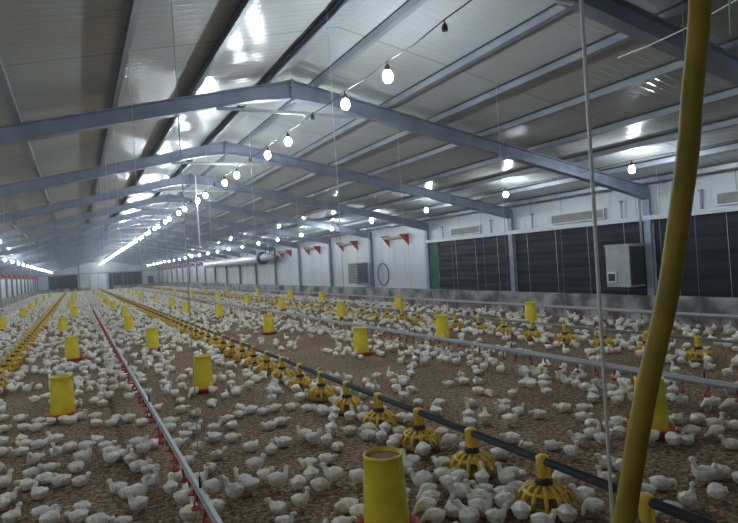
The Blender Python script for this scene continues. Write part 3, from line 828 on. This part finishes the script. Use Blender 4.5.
# ------------------------------------------------------------------ chicks
def chick_mesh(name, pose, seg=12, rings=None, detail=True, turn=0.0):
    """one continuous body lofted from tail through body, neck and head; +X is forward"""
    lie = pose in ('l', 's', 'z')
    zb = .050 if lie else .088
    # stations: x, z, half width, half height
    st = [(-.093, zb + .034, .006, .003), (-.084, zb + .028, .024, .011), (-.064, zb + .014, .046, .034), (-.034, zb + .004, .060, .051),
          (.004, zb + .003, .063, .055), (.036, zb + .006, .053, .049)]
    if pose in ('u',):
        st += [(.056, zb + .026, .034, .034), (.064, zb + .052, .021, .023), (.067, zb + .078, .017, .018)]; hx, hz = .072, zb + .100
        hd = (1, -.05)
    elif pose in ('n', 'w', 's'):
        st += [(.058, zb + .020, .035, .035), (.072, zb + .040, .023, .024), (.080, zb + .056, .019, .019)]; hx, hz = .090, zb + .071
        hd = (1, -.12)
    elif pose == 'p':
        st += [(.060, zb + .000, .035, .035), (.080, zb - .014, .023, .023), (.095, zb - .030, .019, .019)]; hx, hz = .106, zb - .044
        hd = (.75, -.66)
    elif pose == 'z':
        st += [(.058, zb - .002, .036, .034), (.074, zb - .010, .026, .025), (.086, zb - .016, .021, .021)]; hx, hz = .100, zb - .020
        hd = (1, -.3)
    else:
        st += [(.058, zb + .010, .036, .034), (.074, zb + .018, .025, .025), (.084, zb + .024, .020, .020)]; hx, hz = .098, zb + .030
        hd = (1, -.15)
    L = math.hypot(*hd); hd = (hd[0] / L, hd[1] / L)
    nk = len(st)
    for t, rw in ((-.010, .0200), (.004, .0215), (.018, .0185), (.027, .012), (.032, .004)):
        st.append((hx + hd[0] * t, hz + hd[1] * t, rw * .92, rw))
    P = []
    for i, (x, z, rw, rh) in enumerate(st):
        y = 0
        if i >= 6:
            k = min(1.0, (i - 5) / 4.0)
            px, pz = st[5][0], z
            a = turn * k
            dx = x - px
            x, y = px + dx * math.cos(a), dx * math.sin(a)
        P.append((Vector((x, y, z)), rw, rh))
    idx = list(range(len(P)))
    if rings: idx = rings
    mb = MB()
    vs = []; fs = []
    for q, i in enumerate(idx):
        p, rw, rh = P[i]
        a = P[idx[max(q - 1, 0)]][0]; b = P[idx[min(q + 1, len(idx) - 1)]][0]
        t = (b - a).normalized()
        sd = Vector((0, 1, 0)) if i < 6 else Vector((-math.sin(turn), math.cos(turn), 0))
        sd = (sd - t * sd.dot(t)).normalized()
        up = t.cross(sd)
        for k in range(seg):
            an = 2 * math.pi * k / seg
            c, s = math.cos(an), math.sin(an)
            # fuller breast below, flatter back
            rr = rh * (1.08 if s < 0 and i < 6 else 1.0)
            v = p + sd * rw * c + up * rr * s
            if lie: v.z = max(v.z, .004)
            vs.append(v)
    n = len(idx)
    for q in range(n - 1):
        for k in range(seg):
            k2 = (k + 1) % seg
            fs.append((q * seg + k, q * seg + k2, (q + 1) * seg + k2, (q + 1) * seg + k))
    fs.append(tuple(reversed(range(seg)))); fs.append(tuple((n - 1) * seg + k for k in range(seg)))
    mb.add(vs, fs, 0, True)
    hp = P[-1][0]; hc = P[nk + 1][0]
    f3 = (P[-1][0] - P[nk][0]).normalized()
    side = Vector((0, 0, 1)).cross(f3).normalized()
    if detail:
        # wings folded on the flanks
        for s in (1, -1):
            wv = []; wf = []
            prof = [(.030, .004, .006), (.015, .020, .010), (-.015, .027, .012), (-.045, .024, .010), (-.072, .014, .007), (-.090, .004, .003)]
            for (x, hh, th) in prof:
                yy = .059 - abs(x + .01) * .32
                for k in range(6):
                    an = 2 * math.pi * k / 6
                    wv.append((x, s * (yy + th * math.cos(an)), zb + .012 + hh * math.sin(an) + (-x) * .10))
            for i in range(len(prof) - 1):
                for k in range(6):
                    k2 = (k + 1) % 6
                    wf.append((i * 6 + k, i * 6 + k2, (i + 1) * 6 + k2, (i + 1) * 6 + k))
            mb.add(wv, wf, 0, True)
        for s in (1, -1):
            mb.lathe([(.0, -.0035), (.0035, 0), (.0, .0035)], 6, c=tuple(hc + f3 * .008 + side * s * .0175 + Vector((0, 0, .004))), mi=2, close=False)
        mb.tube([hp - f3 * .008, hp + f3 * .002, hp + f3 * .012 - Vector((0, 0, .002))], [.0075, .006, .0012], 6, mi=1)
    else:
        mb.tube([hp - f3 * .006, hp + f3 * .011], [.007, .001], 3, mi=1)
    if not lie:
        sp = .030 if pose == 'w' else .008
        for s in (1, -1):
            fx = .002 + sp * s
            if detail:
                mb.tube([(-.004, s * .026, zb - .030), (-.010, s * .026, zb - .052), (fx, s * .026, .010)], [.014, .006, .0045], 6, mi=1)
                for a in (-.5, 0, .5, math.pi):
                    ln = .026 if a != math.pi else .012
                    mb.tube([(fx, s * .026, .008), (fx + ln * math.cos(a), s * .026 + ln * math.sin(a), .003)], [.004, .0025], 4, mi=1)
            else:
                mb.tube([(-.008, s * .026, zb - .04), (fx, s * .026, .0)], [.006, .005], 3, mi=1)
    elif detail:
        mb.tube([(.03, .03, .006), (.062, .034, .004)], [.005, .003], 5, mi=1)
    return mb

MATS = [M['down'], M['skin'], M['eye']]
KINDS = {}
for ps in 'lszunwp':
    for ti, tn in enumerate((0, .7, -.6)):
        KINDS[(ps, ti)] = chick_mesh('chick', ps, turn=tn).mesh('chick', MATS)

rnd = random.Random(77)
# where chicks gather
LX_D = (.53, 4.70, 9.05, -2.75)
LX_F = (2.36, 6.95, -1.13)
def want(x, y):
    w = .30
    for lx in LX_D: w = max(w, math.exp(-((x - lx) / .30) ** 2) * 1.1)
    for lx in LX_F: w = max(w, math.exp(-((abs(x - lx) - .22) / .26) ** 2) * .95)
    for dx, dy, _ in DRUMS:
        if abs(dx - x) < 1 and abs(dy - y) < 1:
            d = math.hypot(dx - x, dy - y)
            w = max(w, 1.3 * math.exp(-((d - .28) / .16) ** 2))
    if 2.75 < x < 4.35: w *= .55 if y < 14 else .75
    if 5.0 < x < 6.6 and y < 12: w *= .9
    if x < .4: w = max(w, .62)
    if .7 < x < 2.0: w = max(w, .40 if y < 9 else .5)
    w += .10 * math.sin(x * 2.1 + 1) * math.sin(y * 1.3) + .10 * math.sin(x * 4.3) * math.sin(y * 3.1 + 2)
    if y > 14: w = max(w, .45 + .2 * math.sin(x * 3 + y * .9))
    return w
cells = {}
def free(x, y, d):
    cx, cy = int(x / .2), int(y / .2)
    for i in (-1, 0, 1):
        for j in (-1, 0, 1):
            for (a, b) in cells.get((cx + i, cy + j), ()):
                if (a - x) ** 2 + (b - y) ** 2 < d * d: return False
    return True
def occupy(x, y): cells.setdefault((int(x / .2), int(y / .2)), []).append((x, y))
for c in CHICKS: occupy(c[0], c[1])
NEAR_PANS = [(2.36, 1.92 + .69 * k) for k in range(60)] + [(6.95, .24 + .75 * k) for k in range(60)] + [(-1.13, 3.2 + .72 * k) for k in range(60)]
pcell = {}
for p in NEAR_PANS: pcell.setdefault((int(p[0]), int(p[1])), []).append((p[0], p[1], .225))
for d in DRUMS: pcell.setdefault((int(d[0]), int(d[1])), []).append((d[0], d[1], .255))
def clear(x, y):
    for i in (-1, 0, 1):
        for j in (-1, 0, 1):
            for (a, b, r_) in pcell.get((int(x) + i, int(y) + j), ()):
                if (a - x) ** 2 + (b - y) ** 2 < r_ * r_: return False
    return True
FLOCK = []
def fill(y0, y1, per_m2, dmin):
    n = int((y1 - y0) * 14 * per_m2)
    for _ in range(n):
        x = rnd.uniform(XL + .25, XR - .25); y = rnd.uniform(y0, y1)
        px = project(x, y, .05)
        if px[2] < 1.0: continue
        if px[0] < -160 or px[0] > 900: continue
        if px[1] > 403 and 0 < px[0] < 738 and px[1] < 535: continue      # placed one by one
        if rnd.random() > want(x, y): continue
        if not free(x, y, dmin) or not clear(x, y): continue
        occupy(x, y)
        w = want(x, y)
        h = rnd.uniform(0, 6.283)
        ps = rnd.choice('lllsssznnuup' if w < .7 else 'llsssznnuupp')
        for lx in LX_D:
            if abs(x - lx) < .25 and rnd.random() < .6:
                ps = rnd.choice('unnu'); h = (0 if x < lx else math.pi) + rnd.uniform(-.6, .6)
        if rnd.random() < .6:
            for i in (-1, 0, 1):
                for j in (-1, 0, 1):
                    for (a, b, r_) in pcell.get((int(x) + i, int(y) + j), ()):
                        if math.hypot(a - x, b - y) < r_ + .16:
                            h = math.atan2(b - y, a - x) + rnd.uniform(-.4, .4); ps = rnd.choice('ppnl')
        FLOCK.append((x, y, h, ps))
fill(.5, 12, 32, .122)
fill(12, 30, 32, .125)
fill(30, 78, 26, .14)

def in_view(b):
    p = project(b[0], b[1], .06)
    return -6 < p[0] < 744 and p[1] < 530 and p[2] > 1
cand = [b for b in FLOCK if in_view(b)]
cand.sort(key=lambda b: project(b[0], b[1], .06)[2])
SINGLE = [tuple(c) for c in CHICKS if in_view(c)]
extra = cand[:max(0, 300 - len(SINGLE))]
SINGLE += extra
taken = set((b[0], b[1]) for b in extra)
FLOCK = [b for b in FLOCK if (b[0], b[1]) not in taken] + [tuple(c) for c in CHICKS if not in_view(c)]

# labels: say the pose, then the place by what stands beside it
POSE = {'l': 'lying', 's': 'sitting', 'z': 'dozing', 'u': 'standing tall', 'n': 'standing', 'w': 'walking', 'p': 'pecking'}
MARK = [(d[0], d[1], .62, nm) for d, nm in zip([DRUMS[0], DRUMS[6], DRUMS[5], DRUMS[12], DRUMS[13], DRUMS[20]],
        ['at the left drum feeder', 'at the second drum feeder', 'at the nearest big drum feeder', 'at the drum feeder behind the hose', 'at the mid floor drum feeder', 'at the drum behind the middle drinker line'])]
for k in range(12):
    MARK.append((2.36, 1.92 + .69 * k, .36, 'at the %s feeder pan up the dark pipe' % ordinal(k)))
def zone(x, y):
    best = None
    for (a, b, r_, nm) in MARK:
        d = math.hypot(a - x, b - y)
        if d < r_ and (best is None or d < best[0]): best = (d, nm)
    if best: return best[1]
    q = 'front' if y < 3.8 else ('second' if y < 4.7 else ('third' if y < 5.8 else ('fourth' if y < 7 else 'rear')))
    for lx, nm in ((.53, 'under the red nippled drinker line'), (4.70, 'under the middle drinker line')):
        if abs(x - lx) < .24: return '%s, %s stretch' % (nm, q)
    if x < .53: s = 'on litter left of the red nippled line'
    elif x < 2.36: s = 'between red nippled line and dark feed pipe'
    elif x < 4.7: s = 'between dark feed pipe and middle drinker line'
    else: s = 'beyond the middle drinker line'
    return '%s, %s band' % (s, q)
grp = {}
for b in SINGLE:
    grp.setdefault((zone(b[0], b[1]), b[3]), []).append(b)
LABEL = {}
for (zn, ps), bs in grp.items():
    bs.sort(key=lambda b: project(b[0], b[1], .05)[0])
    for i, b in enumerate(bs):
        if len(bs) == 1: t = 'only %s chick %s' % (POSE[ps], zn)
        elif i == 0: t = 'leftmost %s chick %s' % (POSE[ps], zn)
        elif i == len(bs) - 1: t = 'rightmost %s chick %s' % (POSE[ps], zn)
        else: t = '%s %s chick from left %s' % (ordinal(i), POSE[ps], zn)
        LABEL[(b[0], b[1])] = t
for b in SINGLE:
    me = KINDS[(b[3], rnd.choice((0, 0, 1, 2)))]
    o = bpy.data.objects.new('chick', me)
    COL.objects.link(o)
    o.location = (b[0], b[1], 0.0)
    o.rotation_euler = (0, 0, b[2])
    s = rnd.uniform(.70, .86)
    o.scale = (s * .90, s, s)
    tag(o, LABEL[(b[0], b[1])], 'chick', 'white broiler chicks')

# the rest of the flock
def tmpl(ps, seg, rings, turn):
    mb = chick_mesh('t', ps, seg=seg, rings=rings, detail=False, turn=turn)
    v = np.array([tuple(a) for a in mb.v], dtype=np.float32)
    return v, mb.f, mb.m
LOD = {}
for ps in 'lszunwp':
    for ti, tn in enumerate((0, .7, -.6)):
        LOD[(ps, ti, 0)] = tmpl(ps, 9, None, tn)
        LOD[(ps, ti, 1)] = tmpl(ps, 6, [0, 2, 4, 6, 8, 10, 12], tn)
V = []; FL = []; FS = []; MI = []; base = 0
for b in FLOCK:
    w = project(b[0], b[1], .05)[2]
    v, fs, ms = LOD[(b[3], rnd.choice((0, 1, 2)), 0 if w < 17 else 1)]
    s = rnd.uniform(.70, .86); c, sn = math.cos(b[2]) * s, math.sin(b[2]) * s
    q = np.empty_like(v)
    q[:, 0] = v[:, 0] * c * .9 - v[:, 1] * sn + b[0]
    q[:, 1] = v[:, 0] * sn * .9 + v[:, 1] * c + b[1]
    q[:, 2] = v[:, 2] * s
    V.append(q)
    for f_, m_ in zip(fs, ms):
        FL.append(len(f_)); FS.extend(i + base for i in f_); MI.append(m_)
    base += len(v)
V = np.concatenate(V)
me = bpy.data.meshes.new('chick_flock')
me.vertices.add(len(V)); me.vertices.foreach_set('co', V.ravel())
me.loops.add(len(FS)); me.loops.foreach_set('vertex_index', np.array(FS, dtype=np.int32))
me.polygons.add(len(FL))
tot = np.array(FL, dtype=np.int32)
me.polygons.foreach_set('loop_start', np.concatenate(([0], np.cumsum(tot)[:-1])).astype(np.int32))
me.polygons.foreach_set('loop_total', tot)
me.polygons.foreach_set('material_index', np.array(MI, dtype=np.int32))
me.polygons.foreach_set('use_smooth', np.ones(len(FL), dtype=bool))
for m_ in MATS: me.materials.append(m_)
me.update(calc_edges=True); me.validate()
fo = bpy.data.objects.new('chick_flock', me); COL.objects.link(fo)
tag(fo, 'thousands of small white chicks covering the litter toward the far gable', 'chick', 'white broiler chicks', 'stuff')
print('single', len(SINGLE), 'flock', len(FLOCK), 'faces', len(FL))
